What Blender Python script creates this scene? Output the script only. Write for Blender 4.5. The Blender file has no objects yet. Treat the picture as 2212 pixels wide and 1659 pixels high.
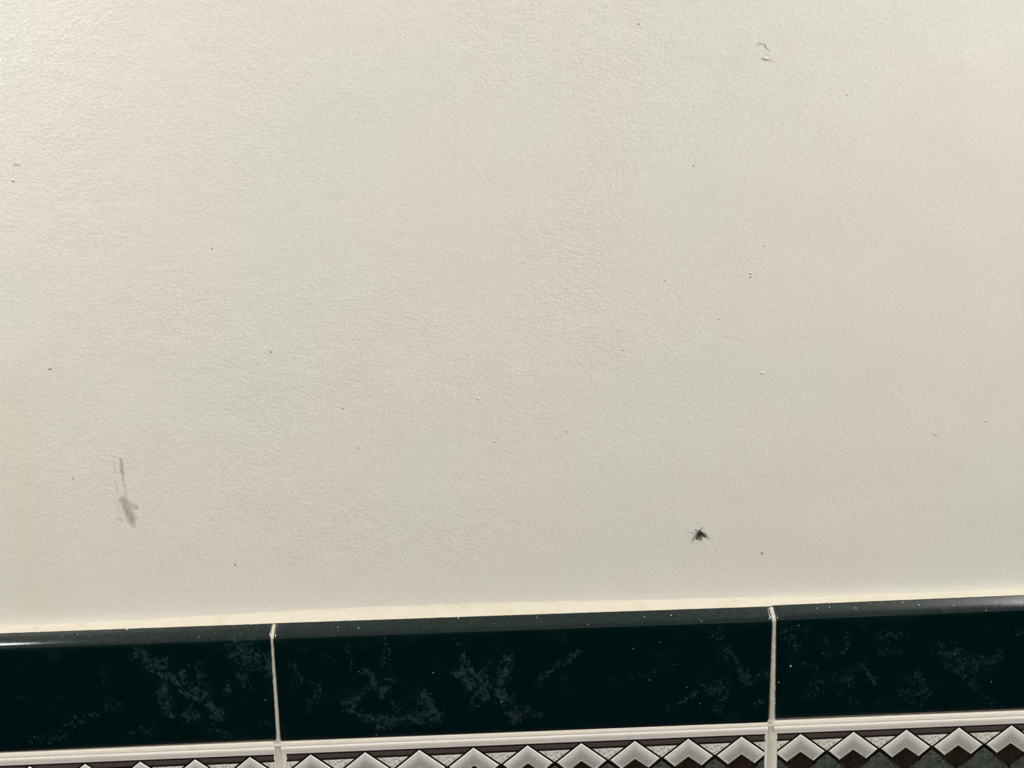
import bpy, bmesh, math, random
from mathutils import Vector, Matrix, noise
random.seed(7)
S = bpy.context.scene
COL = S.collection
MM = 0.001
Z0 = 1.2                                   # height of the joint between the two tile rows

# ---------------------------------------------------------------- camera
F, CX, CY = 1620.0, 1106.0, 829.5
CP = Vector((-0.00815816, -0.291304, Z0 + 0.18075))
pt, yw, rl = 0.133616704, 0.0214697531, -0.0284675645
fwd = Vector((math.sin(yw)*math.cos(pt), math.cos(yw)*math.cos(pt), -math.sin(pt)))
rgt = Vector((math.cos(yw), -math.sin(yw), 0))
upv = rgt.cross(fwd)
RI = rgt*math.cos(rl) + upv*math.sin(rl)
UP = upv*math.cos(rl) - rgt*math.sin(rl)
cd = bpy.data.cameras.new('camera')
cam = bpy.data.objects.new('camera', cd)
COL.objects.link(cam)
cd.sensor_width = 36.0
cd.lens = 36.0*F/2212.0
cd.clip_start = 0.01
cam.matrix_world = Matrix((
    (RI.x, UP.x, -fwd.x, CP.x), (RI.y, UP.y, -fwd.y, CP.y), (RI.z, UP.z, -fwd.z, CP.z), (0, 0, 0, 1)))
S.camera = cam

# ---------------------------------------------------------------- world, lights, exposure
w = bpy.data.worlds.new('world'); S.world = w; w.use_nodes = True
w.node_tree.nodes['Background'].inputs[0].default_value = (0.9, 0.85, 0.75, 1)
w.node_tree.nodes['Background'].inputs[1].default_value = 0.02
S.view_settings.view_transform = 'Standard'
S.view_settings.look = 'None'
S.view_settings.exposure = -0.17
S.view_settings.gamma = 1.0
S.view_settings.use_curve_mapping = False

def lamp(name, loc, target, size, power, color, shape='DISK'):
    d = bpy.data.lights.new(name, 'AREA'); d.shape = shape; d.size = size; d.energy = power
    if shape == 'RECTANGLE': d.size_y = 0.045; d.color = color
    o = bpy.data.objects.new(name, d); COL.objects.link(o); o.location = loc
    o.rotation_euler = (Vector(target) - Vector(loc)).to_track_quat('-Z', 'Y').to_euler()
    return o
lamp('left_lamp', (-1.03, -0.58, Z0+0.80), (-1.0, 0, Z0+0.80), 0.48, 24.0, (1.0, 0.98, 0.945), 'RECTANGLE')
lamp('right_lamp', (1.36, -0.64, Z0+1.10), (1.10, 0, Z0+1.10), 0.50, 54.0, (1.0, 0.98, 0.945))

# ---------------------------------------------------------------- helpers
def back(px, py, u=0.0):
    """point of the photographed wall (plane y = -u) that the camera sees at a pixel"""
    d = fwd*F + RI*(px-CX) + UP*(CY-py)
    t = (-u - CP.y)/d.y
    p = CP + d*t
    return p.x, p.z
def lin(c):
    r = []
    for v in c:
        v /= 255.0
        r.append(v/12.92 if v <= 0.04045 else ((v+0.055)/1.055)**2.4)
    return (r[0], r[1], r[2], 1.0)

def obj(name, verts, faces, mat, parent=None, loc=(0, 0, 0), smooth=False, me=None):
    if me is None:
        me = bpy.data.meshes.new(name); me.from_pydata([tuple(v) for v in verts], [], faces)
        bm = bmesh.new(); bm.from_mesh(me); bmesh.ops.recalc_face_normals(bm, faces=bm.faces); bm.to_mesh(me); bm.free()
        if smooth:
            for p in me.polygons: p.use_smooth = True
        me.materials.append(mat)
    o = bpy.data.objects.new(name, me); COL.objects.link(o); o.location = loc
    if parent: o.parent = parent
    return o
def box(name, a, b, mat, parent=None):
    x0, y0, z0 = a; x1, y1, z1 = b
    v = [(x0,y0,z0),(x1,y0,z0),(x1,y1,z0),(x0,y1,z0),(x0,y0,z1),(x1,y0,z1),(x1,y1,z1),(x0,y1,z1)]
    f = [(0,3,2,1),(4,5,6,7),(0,1,5,4),(1,2,6,5),(2,3,7,6),(3,0,4,7)]
    return obj(name, v, f, mat, parent)
def structure(o): o['kind'] = 'structure'; return o

class NT:
    """small wrapper for building node materials"""
    def __init__(s, name):
        s.m = bpy.data.materials.new(name); s.m.use_nodes = True
        s.t = s.m.node_tree; s.b = s.t.nodes['Principled BSDF']
        s.tc = s.t.nodes.new('ShaderNodeTexCoord')
    def co(s): return s.tc.outputs['Object']
    def n(s, kind, **kw):
        nd = s.t.nodes.new('ShaderNode'+kind)
        for k, v in kw.items(): setattr(nd, k, v)
        return nd
    def put(s, sock, v):
        if isinstance(v, bpy.types.NodeSocket): s.t.links.new(v, sock)
        else: sock.default_value = v
    def math(s, op, a, b=0.0, c=0.0, clamp=False):
        nd = s.n('Math', operation=op); nd.use_clamp = clamp
        s.put(nd.inputs[0], a); s.put(nd.inputs[1], b); s.put(nd.inputs[2], c)
        return nd.outputs[0]
    def vec(s, op, a, b=(0, 0, 0), scale=None):
        nd = s.n('VectorMath', operation=op); s.put(nd.inputs[0], a); s.put(nd.inputs[1], b)
        if scale is not None: s.put(nd.inputs['Scale'], scale)
        return nd.outputs['Value'] if op in ('DOT_PRODUCT', 'LENGTH') else nd.outputs['Vector']
    def mapping(s, v, rot=(0, 0, 0), scale=(1, 1, 1), loc=(0, 0, 0)):
        nd = s.n('Mapping'); s.put(nd.inputs[0], v)
        nd.inputs['Rotation'].default_value = rot; nd.inputs['Scale'].default_value = scale; nd.inputs['Location'].default_value = loc
        return nd.outputs[0]
    def noise(s, v, scale, detail=2.0, rough=0.5, dist=0.0, color=False):
        nd = s.n('TexNoise'); s.put(nd.inputs['Vector'], v)
        nd.inputs['Scale'].default_value = scale; nd.inputs['Detail'].default_value = detail
        nd.inputs['Roughness'].default_value = rough; nd.inputs['Distortion'].default_value = dist
        return nd.outputs['Color'] if color else nd.outputs[0]
    def ramp(s, v, a, b, lo=0.0, hi=1.0, smooth=True):
        nd = s.n('MapRange', interpolation_type='SMOOTHSTEP' if smooth else 'LINEAR')
        s.put(nd.inputs['Value'], v); s.put(nd.inputs['From Min'], a); s.put(nd.inputs['From Max'], b)
        s.put(nd.inputs['To Min'], lo); s.put(nd.inputs['To Max'], hi)
        return nd.outputs[0]
    def mix(s, f, a, b, blend='MIX'):
        nd = s.n('Mix', data_type='RGBA', blend_type=blend)
        s.put(nd.inputs[0], f); s.put(nd.inputs[6], a); s.put(nd.inputs[7], b)
        return nd.outputs[2]
    def bump(s, h, strength, dist, normal=None):
        nd = s.n('Bump'); s.put(nd.inputs['Height'], h); s.put(nd.inputs['Strength'], strength)
        nd.inputs['Distance'].default_value = dist
        if normal is not None: s.put(nd.inputs['Normal'], normal)
        return nd.outputs[0]
    def set(s, **kw):
        for k, v in kw.items(): s.put(s.b.inputs[k.replace('_', ' ')], v)
        return s.m
    def capsule(s, v, a, b, r, strength, soft=0.0):
        """1 inside the stroke a-b of half width r, falling to 0"""
        ab = Vector(b)-Vector(a); L = max(ab.length_squared, 1e-12)
        pa = s.vec('SUBTRACT', v, tuple(a))
        if ab.length < 1e-5:
            d = s.vec('LENGTH', pa)
        else:
            h = s.math('ADD', s.vec('DOT_PRODUCT', pa, tuple(ab/L)), 0.0, clamp=True)
            d = s.vec('LENGTH', s.vec('SUBTRACT', pa, s.vec('SCALE', tuple(ab), scale=h)))
        return s.ramp(d, r, soft*r, 0.0, strength)

# ---------------------------------------------------------------- materials
def flat_coord(n):
    return n.vec('MULTIPLY', n.co(), (1, 0, 1))

def wall_material():
    n = NT('cream_wall_paint')
    co = flat_coord(n)
    base = n.mix(n.ramp(n.noise(co, 9, 3), 0.35, 0.65), lin((226, 221, 214)), lin((222, 222, 213)))
    base = n.mix(n.ramp(n.noise(n.vec('ADD', co, (3, 0, 5)), 55, 3), 0.55, 0.75, 0, 0.3), base, lin((226, 216, 210)))
    base = n.mix(n.ramp(n.noise(n.vec('ADD', co, (1, 0, 9)), 600, 3), 0.35, 0.7, 0, 0.25), base, lin((206, 202, 191)))
    # grey scuff and hairline crack, placed where they are on the wall
    wob = n.vec('SCALE', n.vec('SUBTRACT', n.noise(co, 700, 2, color=True), (0.5, 0.5, 0.5)), scale=0.0016)
    wc = n.vec('ADD', co, n.vec('MULTIPLY', wob, (1, 0, 1)))
    def P(x, y):
        X, Z = back(x, y); return (X, 0, Z-Z0)
    k = 0.19*MM
    strokes = [  # x0 y0 x1 y1 radius strength
        (261, 992, 264, 1020, 5.5, .75), (264, 1018, 267, 1040, 4.5, .55), (267, 1040, 272, 1072, 5, .28),
        (246, 996, 248, 1022, 4, .2), (250, 1040, 255, 1066, 4, .22), (266, 1080, 274, 1100, 12, .8), (272, 1095, 285, 1124, 12, .85),
        (268, 1078, 274, 1088, 8, .7), (278, 1088, 294, 1096, 8, .6), (282, 1105, 291, 1118, 8, .4), (255, 1122, 264, 1124, 5, .4),
        (278, 1122, 287, 1133, 8, .55), (250, 1085, 262, 1110, 10, .12)]
    m = 0.0
    for x0, y0, x1, y1, r, st in strokes:
        m = n.math('MAXIMUM', m, n.capsule(wc, P(x0, y0), P(x1, y1), r*k, st, 0.25))
    streak = n.noise(n.mapping(co, rot=(0, math.radians(55), 0), scale=(2200, 1, 500)), 1, 2)
    m = n.math('MULTIPLY', m, n.ramp(streak, 0.3, 0.65, 0.62, 1.0))
    base = n.mix(m, base, lin((148, 148, 134)))
    cr = 0.0
    for x0, y0, x1, y1, r, st in [(1636, 96, 1645, 95, 1.8, .45), (1640, 93, 1652, 98, 2.6, .5), (1651, 97, 1653, 100, 2.2, .8),
                                  (1653, 99, 1658, 106, 1.8, .9), (1658, 106, 1661, 112, 1.6, .4), (1649, 127, 1654, 128, 4, .7),
                                  (1656, 130, 1668, 133, 3, .35), (1656, 118, 1656, 118, 2, .35), (30, 355, 40, 357, 3, .5), (30, 372, 30, 372, 2.5, .4)]:
        cr = n.math('MAXIMUM', cr, n.capsule(wc, P(x0, y0), P(x1, y1), r*k*1.3, st, 0.2))
    base = n.mix(cr, base, lin((140, 126, 112)))
    yel = n.capsule(wc, P(70, 1290), P(30, 880), 110*k, 0.22)
    base = n.mix(yel, base, lin((214, 206, 178)))
    # relief : roller stipple, brush lines just above the tiles, lumps
    a = n.noise(n.mapping(co, rot=(0, math.radians(-17), 0), scale=(0.88, 1, 1.0)), 850, 2.2, 0.55)
    b = n.noise(n.mapping(co, rot=(0, math.radians(-12), 0), scale=(0.85, 1, 1.05)), 210, 3, 0.5)
    sep = n.n('SeparateXYZ'); n.put(sep.inputs[0], co)
    smooth_r = n.ramp(n.math('ADD', sep.outputs[0], n.math('MULTIPLY', n.noise(co, 7, 2), 0.09)), 0.05, 0.24, 1.0, 0.28)
    patch = n.ramp(n.noise(n.vec('ADD', co, (7, 0, 2)), 16, 2), 0.3, 0.7, 0.55, 1.15)
    brush = n.noise(n.mapping(co, rot=(0, math.radians(0.5), 0), scale=(14, 1, 700)), 1, 4, 0.6)
    low = n.ramp(n.math('ADD', sep.outputs[2], n.math('MULTIPLY', n.noise(co, 30, 2), 0.02)), 0.060, 0.092)
    st = n.math('MULTIPLY', n.math('MULTIPLY', smooth_r, patch), n.math('ADD', n.math('MULTIPLY', low, 0.75), 0.25))
    fine = n.math('ADD', n.math('MULTIPLY', a, 0.8), n.math('MULTIPLY', b, 0.8))
    n1 = n.bump(fine, st, 0.00024)
    n2 = n.bump(brush, n.math('MULTIPLY', n.math('SUBTRACT', 1.0, low), 0.5), 0.00008, n1)
    n3 = n.bump(n.noise(co, 24, 2), 0.35, 0.0016, n2)
    return n.set(Base_Color=base, Roughness=0.46, Specular_IOR_Level=0.42, Normal=n3)

def plain(name, c, rough=0.6, spec=0.5, nscale=400, namt=0.12, bump=0.0, bdist=0.0002):
    n = NT(name); co = n.co()
    dark = tuple(v*(1-namt*2.2) for v in c[:3])+(1,)
    f = n.ramp(n.noise(co, nscale, 3), 0.35, 0.7)
    kw = dict(Base_Color=n.mix(f, c, dark), Roughness=rough, Specular_IOR_Level=spec)
    if bump: kw['Normal'] = n.bump(n.noise(n.vec('ADD', co, (2, 4, 1)), nscale*1.4, 4, 0.6), bump, bdist)
    return n.set(**kw)

def green_glaze(name, strokes, origin):
    """dark green marble glaze; strokes are the vein clusters of this one tile (pixels of the photo turned into tile coordinates)"""
    n = NT(name); co = flat_coord(n)
    wob = n.vec('SCALE', n.vec('SUBTRACT', n.noise(co, 130, 3, color=True), (0.5, 0.5, 0.5)), scale=0.010)
    wob2 = n.vec('SCALE', n.vec('SUBTRACT', n.noise(co, 520, 3, 0.6, color=True), (0.5, 0.5, 0.5)), scale=0.0045)
    wc = n.vec('ADD', co, n.vec('MULTIPLY', n.vec('ADD', wob, wob2), (1, 0, 1)))
    if strokes:
        m = 0.0
        for x0, y0, x1, y1, r, s in strokes:
            A = back(x0, y0, .0085); B = back(x1, y1, .0085)
            m = n.math('MAXIMUM', m, n.capsule(wc, (A[0]-origin[0], 0, A[1]-origin[1]), (B[0]-origin[0], 0, B[1]-origin[1]), r*1.55*0.19*MM, s))
    else:
        m = n.ramp(n.noise(n.vec('ADD', co, (origin[0]*3, 0, 0)), 38, 2), 0.52, 0.72)
    q = n.noise(co, 330, 6, 0.66, 0.5)
    ridge = n.ramp(n.math('ABSOLUTE', n.math('SUBTRACT', q, 0.5)), 0.0, 0.07, 1.0, 0.0, smooth=False)
    q2 = n.noise(n.vec('ADD', co, (5, 0, 3)), 640, 4, 0.6, 0.4)
    lace = n.math('ADD', n.math('MULTIPLY', ridge, 0.6), n.math('MULTIPLY', n.ramp(q2, 0.38, 0.68), 0.6))
    soft = n.ramp(n.noise(co, 330, 6, 0.66), 0.38, 0.66)
    core = n.math('MULTIPLY', n.ramp(m, 0.28, 0.9), n.math('MULTIPLY', n.ramp(n.math('ADD', soft, lace), 0.25, 1.5), 0.52))
    halo = n.math('MULTIPLY', n.ramp(m, 0.0, 0.35), n.math('MULTIPLY', n.ramp(n.math('ADD', n.math('MULTIPLY', lace, 0.8), n.math('MULTIPLY', soft, 0.4)), 0.55, 1.15), 0.55))
    vein = n.math('MAXIMUM', core, halo)
    faint = n.math('MULTIPLY', n.ramp(n.noise(n.vec('ADD', co, (9, 0, 1)), 90, 4, 0.6), 0.52, 0.75), n.math('MULTIPLY', n.math('ADD', lace, soft), 0.10))
    base = n.mix(n.ramp(n.noise(co, 60, 2), 0.35, 0.65), lin((1, 21, 22)), lin((1, 20, 23)))
    base = n.mix(n.math('MAXIMUM', vein, faint), base, lin((58, 76, 75)))
    dots = n.n('TexVoronoi'); n.put(dots.inputs['Vector'], co); dots.inputs['Scale'].default_value = 150
    dm = n.math('MULTIPLY', n.ramp(dots.outputs['Distance'], 0.085, 0.05), n.math('GREATER_THAN', n.noise(co, 40, 1), 0.6))
    base = n.mix(n.math('MULTIPLY', dm, 0.6), base, lin((105, 125, 115)))
    sep = n.n('SeparateXYZ'); n.put(sep.inputs[0], n.co())
    # grey reflection of the room, painted into the colour of the sloping top edge
    edge = n.ramp(sep.outputs[2], 0.0182, 0.0215)
    edge_sheen = n.math('MULTIPLY', edge, n.ramp(n.noise(co, 800, 4, 0.7), 0.3, 0.75, 0.5, 1.0))
    base = n.mix(n.math('MULTIPLY', edge_sheen, 0.22), base, lin((74, 80, 74)))
    rough = n.ramp(edge_sheen, 0, 1, 0.05, 0.11)
    return n.set(Base_Color=base, Roughness=rough, Specular_IOR_Level=0.5,
                 Normal=n.bump(n.noise(co, 45, 1), 0.10, 0.0003))

def granite():
    n = NT('speckled_granite_print'); co = flat_coord(n)
    q = n.noise(co, 900, 3, 0.6, 1.4)
    ln = n.ramp(n.math('ABSOLUTE', n.math('SUBTRACT', q, 0.5)), 0.018, 0.052, 1.0, 0.0)
    gap = n.ramp(n.noise(n.vec('ADD', co, (4, 0, 2)), 1300, 2), 0.44, 0.54)
    base = n.mix(n.math('MULTIPLY', ln, gap), lin((230, 227, 218)), lin((48, 48, 50)))
    return n.set(Base_Color=base, Roughness=0.25)

def chevron_mat():
    n = NT('airbrushed_chevron_print'); co = flat_coord(n)
    sep = n.n('SeparateXYZ'); n.put(sep.inputs[0], co)
    ax = n.math('ABSOLUTE', sep.outputs[0])
    v = n.math('MULTIPLY', n.math('ADD', n.math('MULTIPLY', ax, 0.79), sep.outputs[2]), -1.0)   # 0 at the outer edge, 8 mm at the inner
    e = n.math('SUBTRACT', n.math('MULTIPLY', ax, 0.86), sep.outputs[2])
    up = n.ramp(v, 0.0004, 0.0052)
    dn = n.ramp(v, 0.0068, 0.0078, 1.0, 0.0)
    en = n.ramp(e, 0.0150, 0.0166, 1.0, 0.0)
    g = n.math('MULTIPLY', n.math('MULTIPLY', up, dn), en)
    g = n.math('MULTIPLY', g, n.ramp(n.noise(co, 1300, 4, 0.7), 0.3, 0.7, 0.62, 1.1))
    base = n.mix(g, lin((224, 221, 214)), lin((150, 150, 147)))
    return n.set(Base_Color=base, Roughness=0.35, Normal=n.bump(n.noise(co, 1500, 3), 0.15, 0.0001))

def marble_mat(name, c0, c1, c2):
    n = NT(name); co = flat_coord(n)
    q = n.noise(co, 330, 4, 0.6, 1.2)
    r = n.ramp(n.math('ABSOLUTE', n.math('SUBTRACT', q, 0.5)), 0.0, 0.05, 0.55, 0.0)
    base = n.mix(n.ramp(n.noise(n.vec('ADD', co, (1, 0, 8)), 180, 3), 0.35, 0.65), c0, c1)
    return n.set(Base_Color=n.mix(r, base, c2), Roughness=0.16)

def caulk_mat():
    n = NT('aged_cream_grout'); co = n.co()
    f = n.ramp(n.noise(co, 120, 4, 0.6), 0.5, 0.72, 0, 0.55)
    base = n.mix(f, lin((197, 190, 176)), lin((190, 179, 155)))
    base = n.mix(n.ramp(n.noise(n.vec('ADD', co, (3, 1, 4)), 260, 4, 0.7), 0.56, 0.74, 0, 0.55), base, lin((174, 160, 140)))
    base = n.mix(n.ramp(n.noise(n.vec('ADD', co, (8, 1, 4)), 1100, 3), 0.58, 0.75, 0, 0.35), base, lin((170, 160, 140)))
    return n.set(Base_Color=base, Roughness=0.8, Specular_IOR_Level=0.2,
                 Normal=n.bump(n.noise(co, 900, 4, 0.6), 0.5, 0.00025))

M_wall = wall_material()
M_white = plain('white_emulsion', lin((192, 190, 184)), 0.7, 0.3, 40, 0.02)
M_floor = plain('dark_floor_tile', lin((128, 108, 88)), 0.4, 0.5, 30, 0.1)
M_dado = plain('dark_green_dado', lin((14, 26, 25)), 0.2, 0.5, 50, 0.2)
M_caulk = caulk_mat()
M_grout = plain('pale_grout', lin((212, 206, 193)), 0.85, 0.2, 500, 0.03, 0.3, 0.00012)
M_cream = plain('cream_glaze', lin((238, 234, 227)), 0.13, 0.5, 160, 0.02, 0.1, 0.0001)
M_black = plain('black_outline_glaze', lin((20, 14, 16)), 0.3, 0.4)
M_brown = plain('brown_band_glaze', lin((76, 68, 66)), 0.35, 0.4, 900, 0.12)
M_granite = granite()
M_chev = chevron_mat()
M_marb = marble_mat('green_grey_marble_print', lin((46, 52, 50)), lin((70, 76, 73)), lin((98, 104, 98)))
M_dia = marble_mat('brown_marble_print', lin((20, 16, 13)), lin((36, 29, 25)), lin((56, 47, 40)))
M_plain_glaze = green_glaze('green_marble_glaze', None, (0.3, 0))

# ---------------------------------------------------------------- room shell
X0, X1, Y1, ZT = -1.35, 1.65, -1.60, 2.42
wall = structure(box('wall_back', (X0, 0, 0), (X1, 0.10, ZT), M_wall))
wall.location = (0, 0, 0)
for v in wall.data.vertices: v.co.z -= Z0
wall.location.z = Z0
structure(box('wall_front', (X0, Y1-0.1, 0), (X1, Y1, ZT), M_white))
structure(box('wall_left', (X0-0.1, Y1-0.1, 0), (X0, 0.1, ZT), M_white))
structure(box('wall_right', (X1, Y1-0.1, 0), (X1+0.1, 0.1, ZT), M_white))
structure(box('floor', (X0-0.1, Y1-0.1, -0.1), (X1+0.1, 0.1, 0), M_floor))
structure(box('ceiling', (X0-0.1, Y1-0.1, ZT), (X1+0.1, 0.1, ZT+0.1), M_white))
DT = Z0 + 0.049
structure(box('trim_3', (X0+0.009, Y1, 0), (X1-0.009, Y1+0.0085, DT), M_dado))
structure(box('trim_4', (X0, Y1, 0), (X0+0.0085, 0, DT), M_dado))
structure(box('trim_5', (X1-0.0085, Y1, 0), (X1, 0, DT), M_dado))

# ---------------------------------------------------------------- tile builder
def tile_mesh(name, tl, tr, br, bl, prof, mat, parent, origin, cr=1.2*MM, er=0.8*MM, corners=(1, 1)):
    """prof(v, h) -> list of (v down from the top, u out of the wall). corners given as (x, z)."""
    L = (Vector(tr)-Vector(tl)).length
    ds = [0, .1, .25, .45, .7, 1.0, 1.5, 2.4, 4]
    xs = [d*MM for d in ds] + [L*k/10 for k in range(1, 10)] + [L-d*MM for d in reversed(ds)]
    verts, faces = [], []
    for x in xs:
        t = x/L
        top = Vector(tl).lerp(Vector(tr), t); bot = Vector(bl).lerp(Vector(br), t)
        H = (top-bot).length
        d = min(x, L-x); side = 0 if x < L/2 else 1
        drop = er-math.sqrt(max(0, er*er-(er-d)**2)) if d < er else 0
        c = cr*corners[side]
        cz = c-math.sqrt(max(0, c*c-(c-d)**2)) if d < c else 0
        P = prof(H)
        for (v, u) in P:
            q = 1-v/H
            vv = v + cz*q*0.999 - cz*(1-q)*0.4
            pos = top.lerp(bot, min(max(vv/H, 0), 1))
            uu = max(u-drop, 0) if u > 0 else 0
            verts.append((pos[0]-origin[0], -uu, pos[1]-origin[1]))
    m = len(P)
    for i in range(len(xs)-1):
        for j in range(m-1):
            a = i*m+j; faces.append((a, a+1, a+m+1, a+m))
        faces.append((i*m+m-1, i*m, (i+1)*m, (i+1)*m+m-1))
    faces.append(tuple(range(m))); faces.append(tuple(range((len(xs)-1)*m, len(xs)*m)))
    o = obj(name, verts, faces, mat, parent, (origin[0], 0, origin[1]-parent.location.z), smooth=True)
    return o

def green_prof(H):
    P = [(0, 0), (0, 2*MM), (0, 4.0*MM)]
    for k in list(range(0, 12))+[11.4, 11.75, 12]:                      # sloping, softly rounded top edge
        a = k/12
        v = 4.7*a
        u = 4.4 + 4.1*(1-(1-a)**1.22)
        P.append((v*MM + 0.02*MM, u*MM))
    P += [(8*MM, 8.52*MM), (H*0.5, 8.5*MM)]
    r = 2.8
    for k in range(0, 8):
        a = math.pi/2*k/7
        P.append((H-(r-r*math.sin(a))*MM*0.9, (8.5-1.5+1.5*math.cos(a))*MM))
    P += [(H, 3*MM), (H, 0)]
    return P

def decor_prof(H):
    P = [(0, 0), (0, 4*MM), (0.02*MM, 6.4*MM)]
    def edge(f):
        return [(.1, 7.2), (.35, 7.9), (.75, 8.5), (1.2, 8.8), (1.7, 8.9), (2.2, 8.88), (2.8, 8.78), (3.4, 8.66), (4.0, 8.56), (4.5, 8.5)]
    e = edge(0)
    P += [(v*MM, u*MM) for v, u in e] + [(H/2, 8.5*MM)] + [(H-v*MM, u*MM) for v, u in reversed(e)]
    P += [(H-.02*MM, 6.4*MM), (H, 4*MM), (H, 0)]
    return P

trim1 = structure(box('trim_1', (X0+.01, -0.003, Z0-0.0005), (X1-.01, 0.0, Z0+0.0485), M_grout))
trim2 = structure(box('trim_2', (X0+.01, -0.003, Z0-0.0515), (X1-.01, 0.0, Z0-0.0005), M_grout))
for t in (trim1, trim2):
    for v in t.data.vertices: v.co.z -= Z0
    t.location.z = Z0

UT, UB = .0045, .0075
J = [ # measured tile corners: tl tr br bl
    [(-30, 1368.4), (587.6, 1346.0), (598.2, 1599.6), (-30, 1628.2)],
    [(593.2, 1345.4), (1663.4, 1309.0), (1658.9, 1563.4), (607.4, 1602.6)],
    [(1671.6, 1306.7), (2250, 1283.0), (2250, 1531.5), (1674.2, 1554.6)]]
C = []
for q in J:
    C.append([(back(*q[0], .0050)[0], back(*q[0], UT)[1]), (back(*q[1], .0050)[0], back(*q[1], UT)[1]), back(*q[2], UB), back(*q[3], UB)])
# the outer tiles run on past the frame to their full 0.2 m
def extend(c, side):
    tl, tr, br, bl = [Vector(p) for p in c]
    if side < 0:
        d = (tr-tl).normalized()*0.1985; tl = tr-d; d = (br-bl).normalized()*0.1985; bl = br-d
    else:
        d = (tr-tl).normalized()*0.1985; tr = tl+d; d = (br-bl).normalized()*0.1985; br = bl+d
    return [tuple(tl), tuple(tr), tuple(br), tuple(bl)]
C[0] = extend(C[0], -1); C[2] = extend(C[2], 1)

VL = [(300,1415,350,1435,18,.7),(330,1443,420,1512,9,1),(400,1463,470,1540,11,1),(352,1490,366,1540,15,.8),(400,1545,470,1548,10,.7),(425,1515,395,1540,8,.7),
      (515,1405,590,1440,26,.75),(515,1450,535,1475,14,.7),(425,1440,440,1475,8,.6),(484,1480,492,1505,8,.6),(112,1525,126,1542,10,.45),(150,1560,260,1528,11,.5),
      (60,1602,140,1582,9,.4),(270,1590,330,1578,11,.5),(25,1440,60,1422,9,.3),(455,1570,490,1595,11,.5),(222,1435,226,1475,6,.3),(40,1505,60,1500,6,.3),(560,1560,590,1575,9,.35)]
VM = [(620,1438,680,1474,7,.5),(745,1400,762,1438,7,.5),(700,1408,715,1425,7,.4),(792,1455,832,1498,12,.85),(768,1512,800,1488,10,.7),(690,1490,670,1530,10,.55),
      (752,1525,815,1566,12,.85),(825,1558,930,1552,18,.75),(915,1500,940,1550,17,.85),(838,1390,834,1440,8,.5),(830,1475,880,1460,6,.5),(845,1510,860,1540,7,.5),
      (1000,1425,1102,1528,9,1),(990,1450,1052,1504,14,.9),(1098,1420,1072,1492,16,.8),(1088,1500,1112,1548,20,.9),(1165,1468,1245,1415,8,.75),(1120,1536,1165,1542,11,.55),
      (985,1375,1000,1402,7,.5),(1020,1510,1030,1520,9,.6),(1050,1450,1062,1425,6,.6),(1215,1385,1215,1387,9,.4),(1380,1470,1412,1444,5,.5),(1450,1440,1455,1455,7,.4),
      (1548,1370,1576,1420,20,.4),(1572,1408,1602,1450,8,.65),(1598,1440,1614,1470,11,.65),(1528,1492,1572,1480,14,.65),(1562,1500,1550,1538,12,.65),
      (1470,1515,1505,1498,7,.7),(1628,1524,1642,1512,6,.6),(1438,1540,1445,1530,7,.4),(1390,1530,1400,1520,9,.35),(1620,1465,1655,1460,12,.35),(1220,1500,1222,1480,6,.4)]
VR = [(1780,1385,1792,1412,13,.5),(1822,1380,1830,1412,10,.5),(1900,1370,1960,1382,10,.5),(1860,1438,1890,1470,14,.65),(1768,1480,1740,1500,13,.45),
      (1840,1472,1800,1468,10,.4),(1980,1460,2002,1492,17,.6),(1950,1498,1992,1515,16,.5),(2040,1400,2100,1440,20,.6),(2060,1430,2112,1482,14,.6),
      (2100,1440,2152,1420,15,.55),(2130,1508,2162,1530,12,.4),(1700,1370,1720,1400,18,.35),(1905,1410,1940,1405,9,.4),(1735,1430,1760,1440,9,.35),(2190,1360,2200,1372,10,.4),
      (1820,1500,1850,1520,12,.4)]
mats = []
for k, vs in enumerate((VL, VM, VR)):
    tl, tr, br, bl = C[k]
    org = ((tl[0]+tr[0])/2, (tl[1]+bl[1])/2)
    mats.append((green_glaze('green_marble_glaze_'+'abc'[k], vs, org), org))
    labs = ['dark green marbled edging tile ending left of the narrow joint', 'dark green marbled edging tile between the two joints',
            'dark green marbled edging tile right of the wide joint']
    o = tile_mesh('tile', *C[k], green_prof, mats[k][0], trim1, org, corners=[(1, .25), (1.25, 1), (0.9, 1)][k])
    o['label'] = labs[k]
# the row goes on to both side walls
def plain_green(x):
    return tile_mesh('tile', (x+.0008, Z0+.0492), (x+.1992, Z0+.0492), (x+.1992, Z0), (x+.0008, Z0), green_prof, M_plain_glaze, trim1, (x+.1, Z0+.0246))
xl = C[0][0][0]; xr = C[2][1][0]
k = 0
while xr+.0005+.2*(k+1) < X1: plain_green(xr+.0005+.2*k); k += 1
k = 1
while xl-.0005-.2*k > X0: plain_green(xl-.0005-.2*k); k += 1

# ---------------------------------------------------------------- grout and caulk
def nz(x, s, seed=0): return noise.noise(Vector((x*s, seed*7.3, seed*1.7)))

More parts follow.
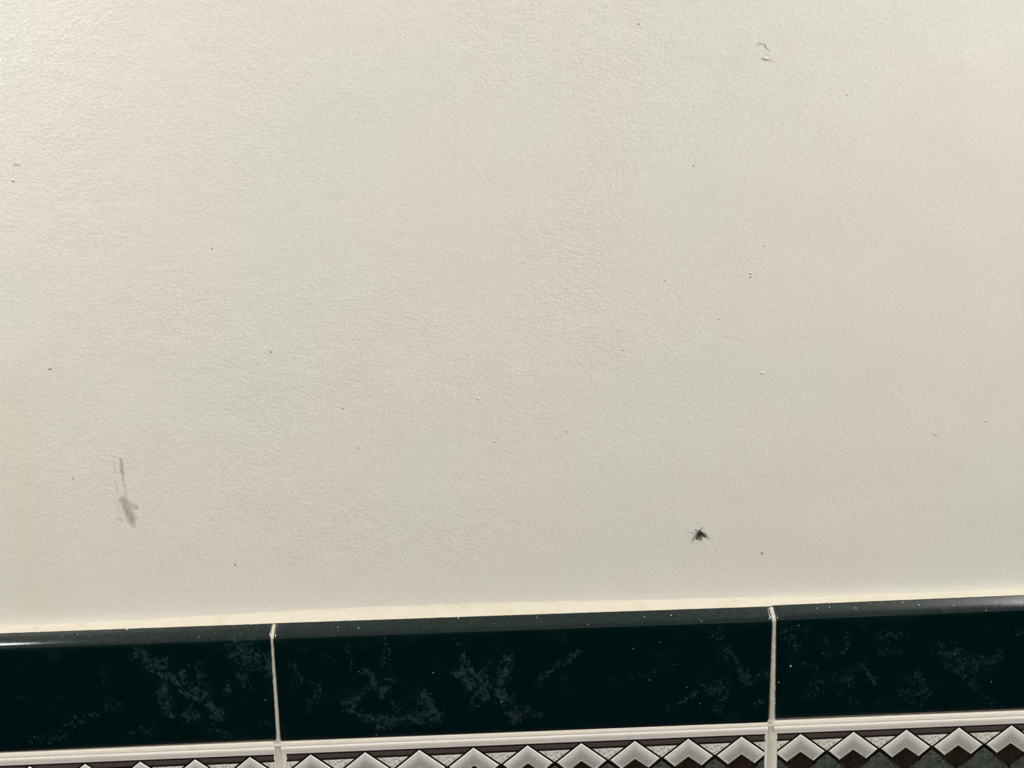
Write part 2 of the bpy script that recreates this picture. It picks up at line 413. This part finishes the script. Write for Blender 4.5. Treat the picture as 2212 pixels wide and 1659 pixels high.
def vertical_joint(name, left_edge, right_edge, u, parent, mat, ragged, seed, bulge=0.5*MM, follow=False):
    """strip of grout between two measured edges, each ((x,z) top, (x,z) bottom)"""
    n = 220; verts, faces = [], []
    for i in range(n+1):
        t = i/n
        a = Vector(left_edge[0]).lerp(Vector(left_edge[1]), t); b = Vector(right_edge[0]).lerp(Vector(right_edge[1]), t)
        z = a[1]
        ra = ragged*(max(0, nz(t*.05, 1500, seed))*1.6+0.25*nz(t*.05, 3600, seed+3)); rb = ragged*(max(0, nz(t*.05, 1500, seed+1))*1.6+0.25*nz(t*.05, 3600, seed+5))
        xa = a[0]-ra-0.25*MM; xb = b[0]+rb+0.25*MM
        uu = u + 0.12*MM*nz(t*.05, 400, seed+9)
        if follow:                               # sink with the sloping top edge of the tiles
            a_ = min(1, t*49/4.7); uu -= 4.1*MM*(1-a_)**1.22
        xm = (xa+xb)/2
        for x, k in ((xa, -1.2*MM), (xa+.1*MM, 0), ((xa+xm)/2, bulge*.8), (xm, bulge), ((xb+xm)/2, bulge*.8), (xb-.1*MM, 0), (xb, -1.2*MM)):
            verts.append((x, -(uu+k), z-Z0))
    m = 7
    for i in range(n):
        for j in range(m-1):
            a = i*m+j; faces.append((a, a+1, a+m+1, a+m))
    return obj(name, verts, faces, mat, parent, smooth=True)

ext = lambda c, dz: (c[0], c[1]+dz)
vertical_joint('grout_joint', (C[0][1], ext(C[0][2], -.0007)), (C[1][0], ext(C[1][3], -.0005)), 7.95*MM, trim1, M_caulk, .32*MM, 1, .2*MM, True)
vertical_joint('grout_joint', (C[1][1], ext(C[1][2], -.0007)), (C[2][0], ext(C[2][3], -.0007)), 7.8*MM, trim1, M_caulk, .45*MM, 4, .25*MM, True)

# sloping bead of caulk that fills the ledge between plaster and tiles
def caulk_top(px):
    K = [(-300, 1374), (0, 1353), (200, 1345), (400, 1333), (600, 1320.5), (800, 1310.5), (1000, 1303), (1200, 1298.5), (1450, 1294), (1650, 1288), (1800, 1287.5), (2000, 1281), (2212, 1271), (2500, 1262)]
    for (a, ya), (b, yb) in zip(K, K[1:]):
        if px <= b: return ya+(yb-ya)*(px-a)/(b-a)
    return K[-1][1]
TOPS = [(C[0][0][0]-.004, Z0+.0492)] + [tuple(p) for c in C for p in (c[0], c[1])] + [(C[2][1][0]+.004, Z0+.0492)]
def green_top_z(x):
    for (a, za), (b, zb_) in zip(TOPS, TOPS[1:]):
        if a <= x <= b: return za+(zb_-za)*(x-a)/(b-a)
    return Z0+.0492
verts, faces = [], []
NX = 2600; m = 9
for i in range(NX+1):
    x = X0+.01+(X1-X0-.02)*i/NX
    px = CX+(x+.008)*5560
    # where the upper edge of the bead meets the plaster
    zt = None
    lo = caulk_top(px); zt = back(px, lo)[1]
    zt += 0.35*MM*nz(x, 90, 2)+0.18*MM*nz(x, 500, 3)
    zb = green_top_z(x)
    k_ = min(1, max(0, (abs(x)-.235)/.03)); zt = zt*(1-k_)+(zb+.0012+0.3*MM*nz(x, 60, 2))*k_
    zt = max(zt, zb+0.25*MM)
    for j in range(m):
        t = j/(m-1)
        u = 4.75*MM*t + (0.10*MM*nz(x, 260, 5+j) if 0 < j < m-1 else 0)
        z = zt+(zb-0.05*MM-zt)*(t**0.78) + (0.16*MM*nz(x, 180, 11) * math.sin(math.pi*t))
        if j == m-1: z += 0.05*MM*nz(x, 700, 8)
        elif u > .5*MM: z = max(z, zb+0.12*MM)
        verts.append((x, -u-0.02*MM, z-Z0))
for i in range(NX):
    for j in range(m-1):
        a = i*m+j; faces.append((a, a+1, a+m+1, a+m))
o = obj('caulk_bead', verts, faces, M_caulk, trim1, smooth=True); o['label'] = 'rough cream bead of filler along the tile tops'
# ---------------------------------------------------------------- decorated border tiles
def clip(poly, xa, xb):
    def cut(P, x, keep):
        out = []
        for i in range(len(P)):
            a, b = P[i], P[(i+1) % len(P)]
            ia, ib = keep(a[0]), keep(b[0])
            if ia: out.append(a)
            if ia != ib:
                t = (x-a[0])/(b[0]-a[0]); out.append((x, a[1]+(b[1]-a[1])*t))
        return out
    P = cut(poly, xa, lambda v: v >= xa-1e-9)
    if len(P) > 2: P = cut(P, xb, lambda v: v <= xb+1e-9)
    return P
def plate(name, poly, u0, u1, mat, parent, origin, inset=0.12):
    """thin raised plate (mm) with a chamfered rim ; poly and origin in mm relative to the parent tile"""
    n = len(poly)
    area = sum(poly[i][0]*poly[(i+1) % n][1]-poly[(i+1) % n][0]*poly[i][1] for i in range(n))
    if abs(area) < 0.15: return None
    sgn = 1 if area > 0 else -1
    ins = []
    for i in range(n):
        p0, p1, p2 = Vector(poly[i-1]), Vector(poly[i]), Vector(poly[(i+1) % n])
        d1 = (p1-p0); d2 = (p2-p1)
        if d1.length < 1e-6 or d2.length < 1e-6: ins.append(p1); continue
        d1.normalize(); d2.normalize()
        n1 = Vector((-d1.y, d1.x))*sgn; n2 = Vector((-d2.y, d2.x))*sgn
        b = n1+n2
        b = b/max(b.length_squared, 0.35)*2*inset
        ins.append(p1+b)
    verts = [(p[0]-origin[0], -u0, p[1]-origin[1]) for p in poly] + [(p[0]-origin[0], -u1, p[1]-origin[1]) for p in ins]
    verts = [(a*MM, b*MM, c*MM) for a, b, c in verts]
    faces = [tuple(range(n, 2*n))] + [(i, (i+1) % n, n+(i+1) % n, n+i) for i in range(n)]
    return obj(name, verts, faces, mat, parent, (origin[0]*MM, 0, origin[1]*MM))

SP = 21.95; TZ = -5.75; ZM = -24.6; DC = -18.9
def decor_tile(xc, xa, xb, detail=True):
    t = tile_mesh('tile', (xa, Z0-.0009), (xb, Z0-.0009), (xb, Z0+(2*ZM+.9)*MM), (xa, Z0+(2*ZM+.9)*MM), decor_prof, M_cream, trim2, (xc, Z0), cr=.4*MM, er=.35*MM)
    L, R_ = -97.35, 97.35
    def both(name, poly, u0, u1, mat, org, inset=.1):
        P = clip(poly, L, R_)
        if len(P) < 3: return
        plate(name, P, u0, u1, mat, t, org, inset)
        Q = [(x, 2*ZM-z) for x, z in P]
        a = plate(name, Q, u0, u1, mat, t, (org[0], 2*ZM-org[1]), inset)
        if a and name == 'chevron':                  # lower row is the same piece turned upside down
            for v in a.data.vertices: v.co.z = -v.co.z; v.co.x = -v.co.x
            a.rotation_euler = (0, math.pi, 0)
    # black ground between two straight lines and around the rhombi
    g = [(L-.25, -5.15), (R_+.25, -5.15), (R_+.25, -5.6), (R_, -5.8), (R_, -7.7), (R_+.3, -8.0), (R_+.3, -8.45), (R_, -8.5),
         (R_, 2*ZM+8.5), (R_+.3, 2*ZM+8.45), (R_+.3, 2*ZM+8.0), (R_, 2*ZM+7.7), (R_, 2*ZM+5.8), (R_+.25, 2*ZM+5.15)]
    g += [(-x, z) for x, z in reversed(g[2:])][:0]
    gl = [(-x, z) for x, z in reversed(g)]
    ground = [p for p in g[1:]] + [p for p in gl[:-1]]
    plate('outline_ground', ground, 8.4, 8.56, M_black, t, (0, ZM), .02)
    for k in range(-5, 5):
        xk, xn = k*SP, (k+1)*SP
        dx = lambda z: (TZ+0.84-z)/.79
        both('band', [(xk+dx(-5.75), -5.75), (xn-dx(-5.75), -5.75), (xn-dx(-7.75), -7.75), (xk+dx(-7.75), -7.75)], 8.5, 8.6, M_brown, (xk+SP/2, -6.8), .05)
        mid = xk+SP/2; zl = -8.45
        ap = TZ+0.84-.79*SP/2
        both('granite_triangle', [(xk+dx(zl), zl), (xn-dx(zl), zl), (mid, ap)], 8.5, 8.6, M_granite, (mid, -10), .05)
        both('marble_piece', [(mid, -15.0), (mid+4.0, -18.2), (mid+4.0, DC), (mid+10.4, -23.8), (mid+10.4, ZM), (mid-10.4, ZM), (mid-10.4, -23.8), (mid-4.0, DC), (mid-4.0, -18.2)], 8.5, 8.6, M_marb, (mid, ZM), .03)
    for k in range(-4, 5):
        x = k*SP
        P = [(x, TZ), (x+10.25, TZ-8.1), (x+5.55, TZ-12.2), (x, TZ-8.0), (x-5.55, TZ-12.2), (x-10.25, TZ-8.1)]
        both('chevron', P, 8.5, 8.78, M_chev, (x, TZ), .3)
        D = [(x, TZ-8.05), (x+6.9, DC), (x, 2*DC-TZ+8.05), (x-6.9, DC)]
        both('rhombus', D, 8.5, 8.62, M_dia, (x, DC), .05)
    return t

def px2x(px, py): return back(px, py, .0080)[0]
e1, e2 = px2x(595.2, 1625), px2x(607.6, 1625)
e3, e4 = px2x(1657.6, 1600), px2x(1669.5, 1600)
decor_tile(-0.2, e2-.0015-.2, e1)['label'] = 'border tile of pale chevrons left of the narrow joint'
decor_tile(0.0, e2, e3)['label'] = 'border tile of pale chevrons between the two joints'
decor_tile(0.2, e4, e3+.2)['label'] = 'border tile of pale chevrons right of the wide joint'
def decor_copy(src, x):
    r = src.copy(); COL.objects.link(r); r.location.x = x
    if 'label' in r: del r['label']
    for ch in list(src.children):
        c = ch.copy(); COL.objects.link(c); c.parent = r
src = [o for o in trim2.children if abs(o.location.x) < 1e-6][0]
for x in (-0.6, -0.4, 0.4, 0.6): decor_copy(src, x)
# grout in the second row
vertical_joint('grout_joint', ((e1, Z0+.0008), (e1, Z0-.0505)), ((e2, Z0+.0008), (e2, Z0-.0505)), 8.4*MM, trim2, M_grout, .1*MM, 6, .08*MM)
vertical_joint('grout_joint', ((e3, Z0+.0012), (e3, Z0-.0505)), ((e4, Z0+.0012), (e4, Z0-.0505)), 8.4*MM, trim2, M_grout, .12*MM, 7, .12*MM)
for k in (-3.5, -2.5, -1.5, 1.5, 2.5, 3.5):
    x = .2*k
    vertical_joint('grout_joint', ((x-.0012, Z0+.001), (x-.0012, Z0-.0505)), ((x+.0012, Z0+.001), (x+.0012, Z0-.0505)), 8.4*MM, trim2, M_grout, .1*MM, k+20, .08*MM)
for x in [xr+.0004+.2*k for k in range(0, 6)] + [xl-.0004-.2*k for k in range(0, 5)]:
    if X0 < x < X1: vertical_joint('grout_joint', ((x-.0009, Z0+.0492), (x-.0009, Z0-.0005)), ((x+.0009, Z0+.0492), (x+.0009, Z0-.0005)), 7.9*MM, trim1, M_caulk, .3*MM, x*9, .2*MM, True)
# long joint between the rows
verts, faces = [], []
NX = 2000; m = 7
for i in range(NX+1):
    x = X0+.01+(X1-X0-.02)*i/NX
    for j in range(m):
        t = j/(m-1)
        z = 0.25*MM - t*2.3*MM
        u = 8.0*MM + 0.75*MM*math.sin(t*math.pi*.5) + .08*MM*nz(x, 300, j+20)
        if j == 0: u = 6.0*MM
        if j == m-1: u = 8.65*MM
        verts.append((x, -u, z))
for i in range(NX):
    for j in range(m-1):
        a = i*m+j; faces.append((a, a+1, a+m+1, a+m))
obj('grout_joint', verts, faces, M_grout, trim2, smooth=True)
# dark tiles below the border, outside the frame
trim6 = structure(box('trim_6', (X0+.01, -0.003, 0.0), (X1-.01, 0.0, Z0-.0515), M_grout))
def low_prof(H): return [(0, 0), (0, 5*MM), (.3*MM, 6.6*MM), (1.2*MM, 7*MM), (H-1.2*MM, 7*MM), (H-.3*MM, 6.6*MM), (H, 5*MM), (H, 0)]
for k in range(-5, 5):
    for r in range(3):
        zt = Z0-.0515-.253*r; x = k*.2+.1+.0
        if x-.0992 < X0 or x+.1 > X1: continue
        tile_mesh('tile', (x-.0992, zt), (x+.0992, zt), (x+.0992, zt-.2515), (x-.0992, zt-.2515), low_prof, M_plain_glaze, trim6, (x, zt-.125))

# ---------------------------------------------------------------- small marks on the wall
def blob(name, px, py, w, h, d, mat, parent, seed, rot=0.0, u=0.0):
    X, Z = back(px, py, u)
    bm = bmesh.new(); bmesh.ops.create_icosphere(bm, subdivisions=2, radius=1.0)
    c, s = math.cos(rot), math.sin(rot)
    for v in bm.verts:
        k = 1+0.35*noise.noise(v.co*1.7+Vector((seed, 0, 0)))
        x, y, z = v.co.x*w*k, v.co.y*d, v.co.z*h*k
        v.co = (x*c-z*s, y, x*s+z*c)
    me = bpy.data.meshes.new(name); bm.to_mesh(me); bm.free()
    for p in me.polygons: p.use_smooth = True
    me.materials.append(mat)
    o = bpy.data.objects.new(name, me); COL.objects.link(o); o.parent = parent
    o.location = (X, -u, Z-parent.location.z)
    return o
q = 0.19*MM
M_speck = plain('dark_fly_speck', lin((62, 54, 48)), 0.7)
M_tan = plain('tan_fleck', lin((178, 150, 120)), 0.7)
M_paint = plain('cream_paint_lump', lin((226, 219, 207)), 0.6, 0.3)
for i, (x, y, w_, h_) in enumerate([(1435, 607, 1.9, 1.5), (1223, 931, 1.5, 1.3), (1223.5, 936, .6, 2.6), (775, 968, 1.3, 1.8), (158, 1034, 1.9, 1.5), (316, 1028, 1.2, 1.2), (1822, 1027, 1.5, 1.2),
                                    (2129, 911, 1.9, 1.4), (458, 537, 1.7, 1.5), (156, 859, 1.3, 1.1), (1498, 358, 1.4, 2.2), (865, 75, 1.0, .8), (2014, 938, 1.3, 1.0)]):
    blob('speck', x, y, w_*q*.72, h_*q*.72, .15*MM, M_speck, wall, i)
for i, (x, y, w_, h_) in enumerate([(585, 760, 2.2, 2.0), (108, 797, 4.5, 1.8), (508, 1220, 1.6, 3.2), (2021, 940, 3.5, 1.3), (1646, 1195, 2.5, 3.5), (1345, 757, 2.2, 1.3), (742, 882, 2.5, 1.5), (1829, 206, 1.5, 1.5), (1380, 52, 1.8, 1.5)]):
    blob('fleck', x, y, w_*q, h_*q, .12*MM, M_tan, wall, i+20)
for i, (x, y, w_, h_, r) in enumerate([(1622, 591, 5, 4, 0), (1622, 597, 4, 4, 0), (1647, 806, 6, 3.6, .5), (1553, 687, 3.5, 2.6, 0), (1652, 530, 3.2, 3.2, 0), (1070, 953, 3.4, 3.0, 0),
                                       (1033, 861, 4.5, 3, .3), (28, 390, 4, 3, 0), (1655, 127, 6, 4, 0)]):
    blob('paint_lump', x, y, w_*q*.8, h_*q*.8, .2*MM, M_paint, wall, i+40, r)
# grains of grout and lint stuck to the sloping edges of the green tiles
M_grain = plain('white_grout_grain', lin((225, 222, 212)), 0.7)
bm = bmesh.new()
rr = random.Random(3)
def grain(px, py, u, r):
    X, Z = back(px, py, u)
    bmesh.ops.create_icosphere(bm, subdivisions=1, radius=r, matrix=Matrix.Translation((X, -u, Z-Z0)) @ Matrix.Diagonal((1, .6, rr.uniform(.7, 1.3), 1)))
for x, y, r in [(274, 1360, 2.0), (880, 1331, 1.6), (990, 1335, 1.8), (1093, 1328, 1.4), (730, 1355, 1.3), (1450, 1329, 1.9), (1159, 1334, 1.3), (1392, 1332, 1.2), (1515, 1342, 1.3), (1271, 1349, 1.0),
                (1489, 1313, 1.4), (1765, 1314, 1.3), (1792, 1312, 1.2), (1880, 1304, 1.0), (1950, 1301, 1.4), (1985, 1307, 1.8), (2060, 1308, 1.1), (2130, 1319, 1.1), (168, 1371, 1.0), (543, 1349, 1.3), (482, 1350, 1.2), (430, 1376, 1.0)]:
    t = min(1, max(0, (y-(1368-.0375*x))/30)); grain(x, y, (4.9+3.5*(1-(1-t)**1.22))*MM, r*q)
for x, y, r in [(936, 1453, 1.2), (775, 1451, 1.0), (1426, 1387, 1.0), (813, 1587, 1.2), (1368, 1401, .9), (1484, 1485, .9), (1725, 1351, 1.2), (1708, 1439, 1.8), (1682, 1474, 1.2), (1512, 1520, .9), (573, 1512, 1.0), (1403, 1469, 1.0)]:
    grain(x, y, 8.5*MM, r*q)
for i in range(120):
    x = rr.uniform(0, 2212); y = 1368-.0375*x+rr.uniform(2, 28)
    t = min(1, max(0, (y-(1368-.0375*x))/30)); grain(x, y, (4.6+3.8*(1-(1-t)**1.22))*MM, rr.uniform(.25, .55)*q)
# crumbs on the edges of the wide joint
for i in range(34):
    y = rr.uniform(1315, 1555); t = (y-1309)/254
    grain(rr.choice((1663.4-4.5*t-1.5, 1671.6+2.6*t+1.5))+rr.uniform(-1.5, 1.5), y, 7.9*MM, rr.uniform(.7, 1.7)*q)
me = bpy.data.meshes.new('grout_grains'); bm.to_mesh(me); bm.free(); me.materials.append(M_grain)
o = bpy.data.objects.new('grout_grains', me); COL.objects.link(o); o.parent = trim1; o['kind'] = 'stuff'

# ---------------------------------------------------------------- moth fly
n = NT('brown_grey_fly_wing'); co = n.co()
sp = n.noise(n.mapping(co, scale=(1, 1, 1)), 1400, 3, 0.6)
base = n.mix(n.ramp(sp, 0.35, 0.65), lin((92, 82, 64)), lin((128, 118, 102)))
rt = n.vec('LENGTH', n.vec('SUBTRACT', co, (0.0003, -0.0006, -0.0010)))
base = n.mix(n.ramp(n.math('ADD', rt, n.math('MULTIPLY', sp, 0.0006)), 0.0008, 0.0026, 1.0, 0.0), base, lin((40, 32, 18)))
M_wing = n.set(Base_Color=base, Roughness=0.6, Alpha=0.93, Normal=n.bump(sp, 0.5, 0.0002))
M_body = plain('dark_brown_fly_body', lin((38, 31, 20)), 0.7, 0.3, 3000, 0.2, 0.6)
M_vein = plain('dark_wing_vein', lin((66, 56, 42)), 0.6)
HX, HZ = back(1511, 1148, .0006)
moth = bpy.data.objects.new('moth_fly', None); COL.objects.link(moth); moth.location = (HX, 0, HZ)
moth.empty_display_size = .003
moth['label'] = 'tiny dark brown moth fly with spread wings resting on the cream wall'
moth['category'] = 'insect'
def L(zx, zy, u):       # close-up measurement (20.74 x) -> local coordinates
    X, Z = back(1470+zx/20.74, 1110+zy/20.74, u*MM); return Vector((X-HX, -u*MM, Z-HZ))
def tube(pts, radii, name, mat, seg=8, parent=moth):
    verts, faces = [], []
    for i, p in enumerate(pts):
        d = (pts[min(i+1, len(pts)-1)]-pts[max(i-1, 0)]).normalized()
        a = d.cross(Vector((0, 1, 0))).normalized(); b = d.cross(a)
        for k in range(seg):
            t = 2*math.pi*k/seg; verts.append(p+(a*math.cos(t)+b*math.sin(t))*radii[i])
    for i in range(len(pts)-1):
        for k in range(seg):
            faces.append((i*seg+k, i*seg+(k+1) % seg, (i+1)*seg+(k+1) % seg, (i+1)*seg+k))
    faces.append(tuple(range(seg))); faces.append(tuple(range((len(pts)-1)*seg, len(pts)*seg)))
    return obj(name, verts, faces, mat, parent, smooth=True)
# body: head, thorax and tapering abdomen in one skin, a little furry
path = [(850, 700, .35), (850, 725, .4), (852, 755, .45), (855, 775, .42), (860, 810, .5), (866, 860, .55), (870, 900, .45), (876, 935, .38), (880, 965, .3)]
rad = [.03, .17, .24, .24, .40, .45, .34, .20, .04]
b = tube([L(*p) for p in path], [r*MM for r in rad], 'body', M_body, 14)
for v in b.data.vertices:
    k = 0.05*MM*noise.noise(v.co*9000); v.co += Vector((k, 0, -k))
# antennae, beaded and elbowed
for pts in ([(838, 735, .5), (800, 740, .6), (755, 762, .75), (735, 768, .8), (700, 742, .85), (660, 716, .9), (628, 698, .95)],
            [(865, 712, .5), (900, 700, .6), (940, 682, .8), (958, 662, .85), (968, 640, .95), (978, 615, 1.0), (986, 600, 1.05)]):
    P = []
    for a, c in zip(pts, pts[1:]):
        for k in range(4):
            t = k/4; P.append(tuple(a[i]+(c[i]-a[i])*t for i in range(3)))
    P.append(pts[-1])
    rr_ = [(0.055 if i < 8 else 0.105)*MM*(1+0.3*(i % 2)) for i in range(len(P))]; rr_[-1] = .03*MM
    tube([L(*p) for p in P], rr_, 'antenna', M_body, 7)
# wings: leaf-shaped, roofed away from the wall, fringed rim, raised veins
def wing(outline, root, tip, rise):
    cx = sum(p[0] for p in outline)/len(outline); cy = sum(p[1] for p in outline)/len(outline)
    # smooth the outline
    def cr(P, n_=6):
        out = []
        for i in range(len(P)):
            p0, p1, p2, p3 = P[i-1], P[i], P[(i+1) % len(P)], P[(i+2) % len(P)]
            for k in range(n_):
                t = k/n_
                out.append(tuple(.5*((2*p1[j])+(-p0[j]+p2[j])*t+(2*p0[j]-5*p1[j]+4*p2[j]-p3[j])*t*t+(-p0[j]+3*p1[j]-3*p2[j]+p3[j])*t**3) for j in (0, 1)))
        return out
    O = cr(outline)
    ax = Vector((tip[0]-root[0], tip[1]-root[1])); LL = ax.length; ax.normalize()
    pr = Vector((-ax.y, ax.x))
    def up(x, y):
        d = Vector((x-root[0], y-root[1])); a = max(0, min(1.1, d.dot(ax)/LL)); s = d.dot(pr)/100
        return 0.42+rise*a+0.22*(1-min(1, s*s*1.2))*math.sin(min(1, a)*math.pi)
    rings = [0.0, .35, .65, .88, 1.0]
    verts, faces = [], []
    N = len(O)
    for side in (0, 1):
        for r in rings:
            for i, (x, y) in enumerate(O):
                jag = 1+0.012*((i*7919) % 5-2) if r == 1.0 else 1
                X, Y = cx+(x-cx)*r*jag, cy+(y-cy)*r*jag
                verts.append(L(X, Y, up(X, Y)-side*0.05))
    R_ = len(rings)
    for side in (0, 1):
        o_ = side*R_*N
        for r in range(R_-1):
            for i in range(N):
                faces.append((o_+r*N+i, o_+r*N+(i+1) % N, o_+(r+1)*N+(i+1) % N, o_+(r+1)*N+i))
    for i in range(N):
        a = (R_-1)*N; faces.append((a+i, a+(i+1) % N, R_*N+a+(i+1) % N, R_*N+a+i))
    wobj = obj('wing', verts, faces, M_wing, moth, smooth=True)
    for k in range(-2, 3):       # veins fan out from the root
        ex = root[0]+ax.x*LL*.8+pr.x*k*19; ey = root[1]+ax.y*LL*.8+pr.y*k*19
        pts = []
        for i in range(8):
            t = i/7; x = root[0]+(ex-root[0])*t+pr.x*k*9*math.sin(t*math.pi); y = root[1]+(ey-root[1])*t+pr.y*k*9*math.sin(t*math.pi)
            pts.append(L(x, y, up(x, y)+.03))
        tube(pts, [(.026-.014*i/7)*MM for i in range(8)], 'wing_vein', M_vein, 5, wobj)
    return wobj
wing([(845, 800), (780, 850), (715, 925), (682, 1010), (686, 1110), (728, 1168), (775, 1160), (822, 1090), (862, 990), (885, 900)], (845, 830), (735, 1165), 0.42)
wing([(860, 780), (930, 785), (1020, 835), (1110, 885), (1165, 945), (1172, 1020), (1162, 1080), (1110, 1072), (1050, 1050), (975, 990), (905, 945), (865, 880)], (870, 815), (1160, 1075), 0.42)
# folded legs touching the wall
for pts in ([(830, 790, .45), (790, 800, .7), (765, 835, .05)], [(880, 760, .45), (925, 735, .7), (960, 725, .05)], [(850, 900, .4), (862, 985, .5), (850, 1030, .05)]):
    tube([L(*p) for p in pts], [.05*MM, .045*MM, .03*MM], 'leg', M_body, 6)

wall['label'] = 'cream painted wall with a fine stippled surface above the tiles'
trim1['label'] = 'row of dark green marbled edging tiles under the cream wall'
trim2['label'] = 'row of patterned border tiles with pale chevrons under the green tiles'
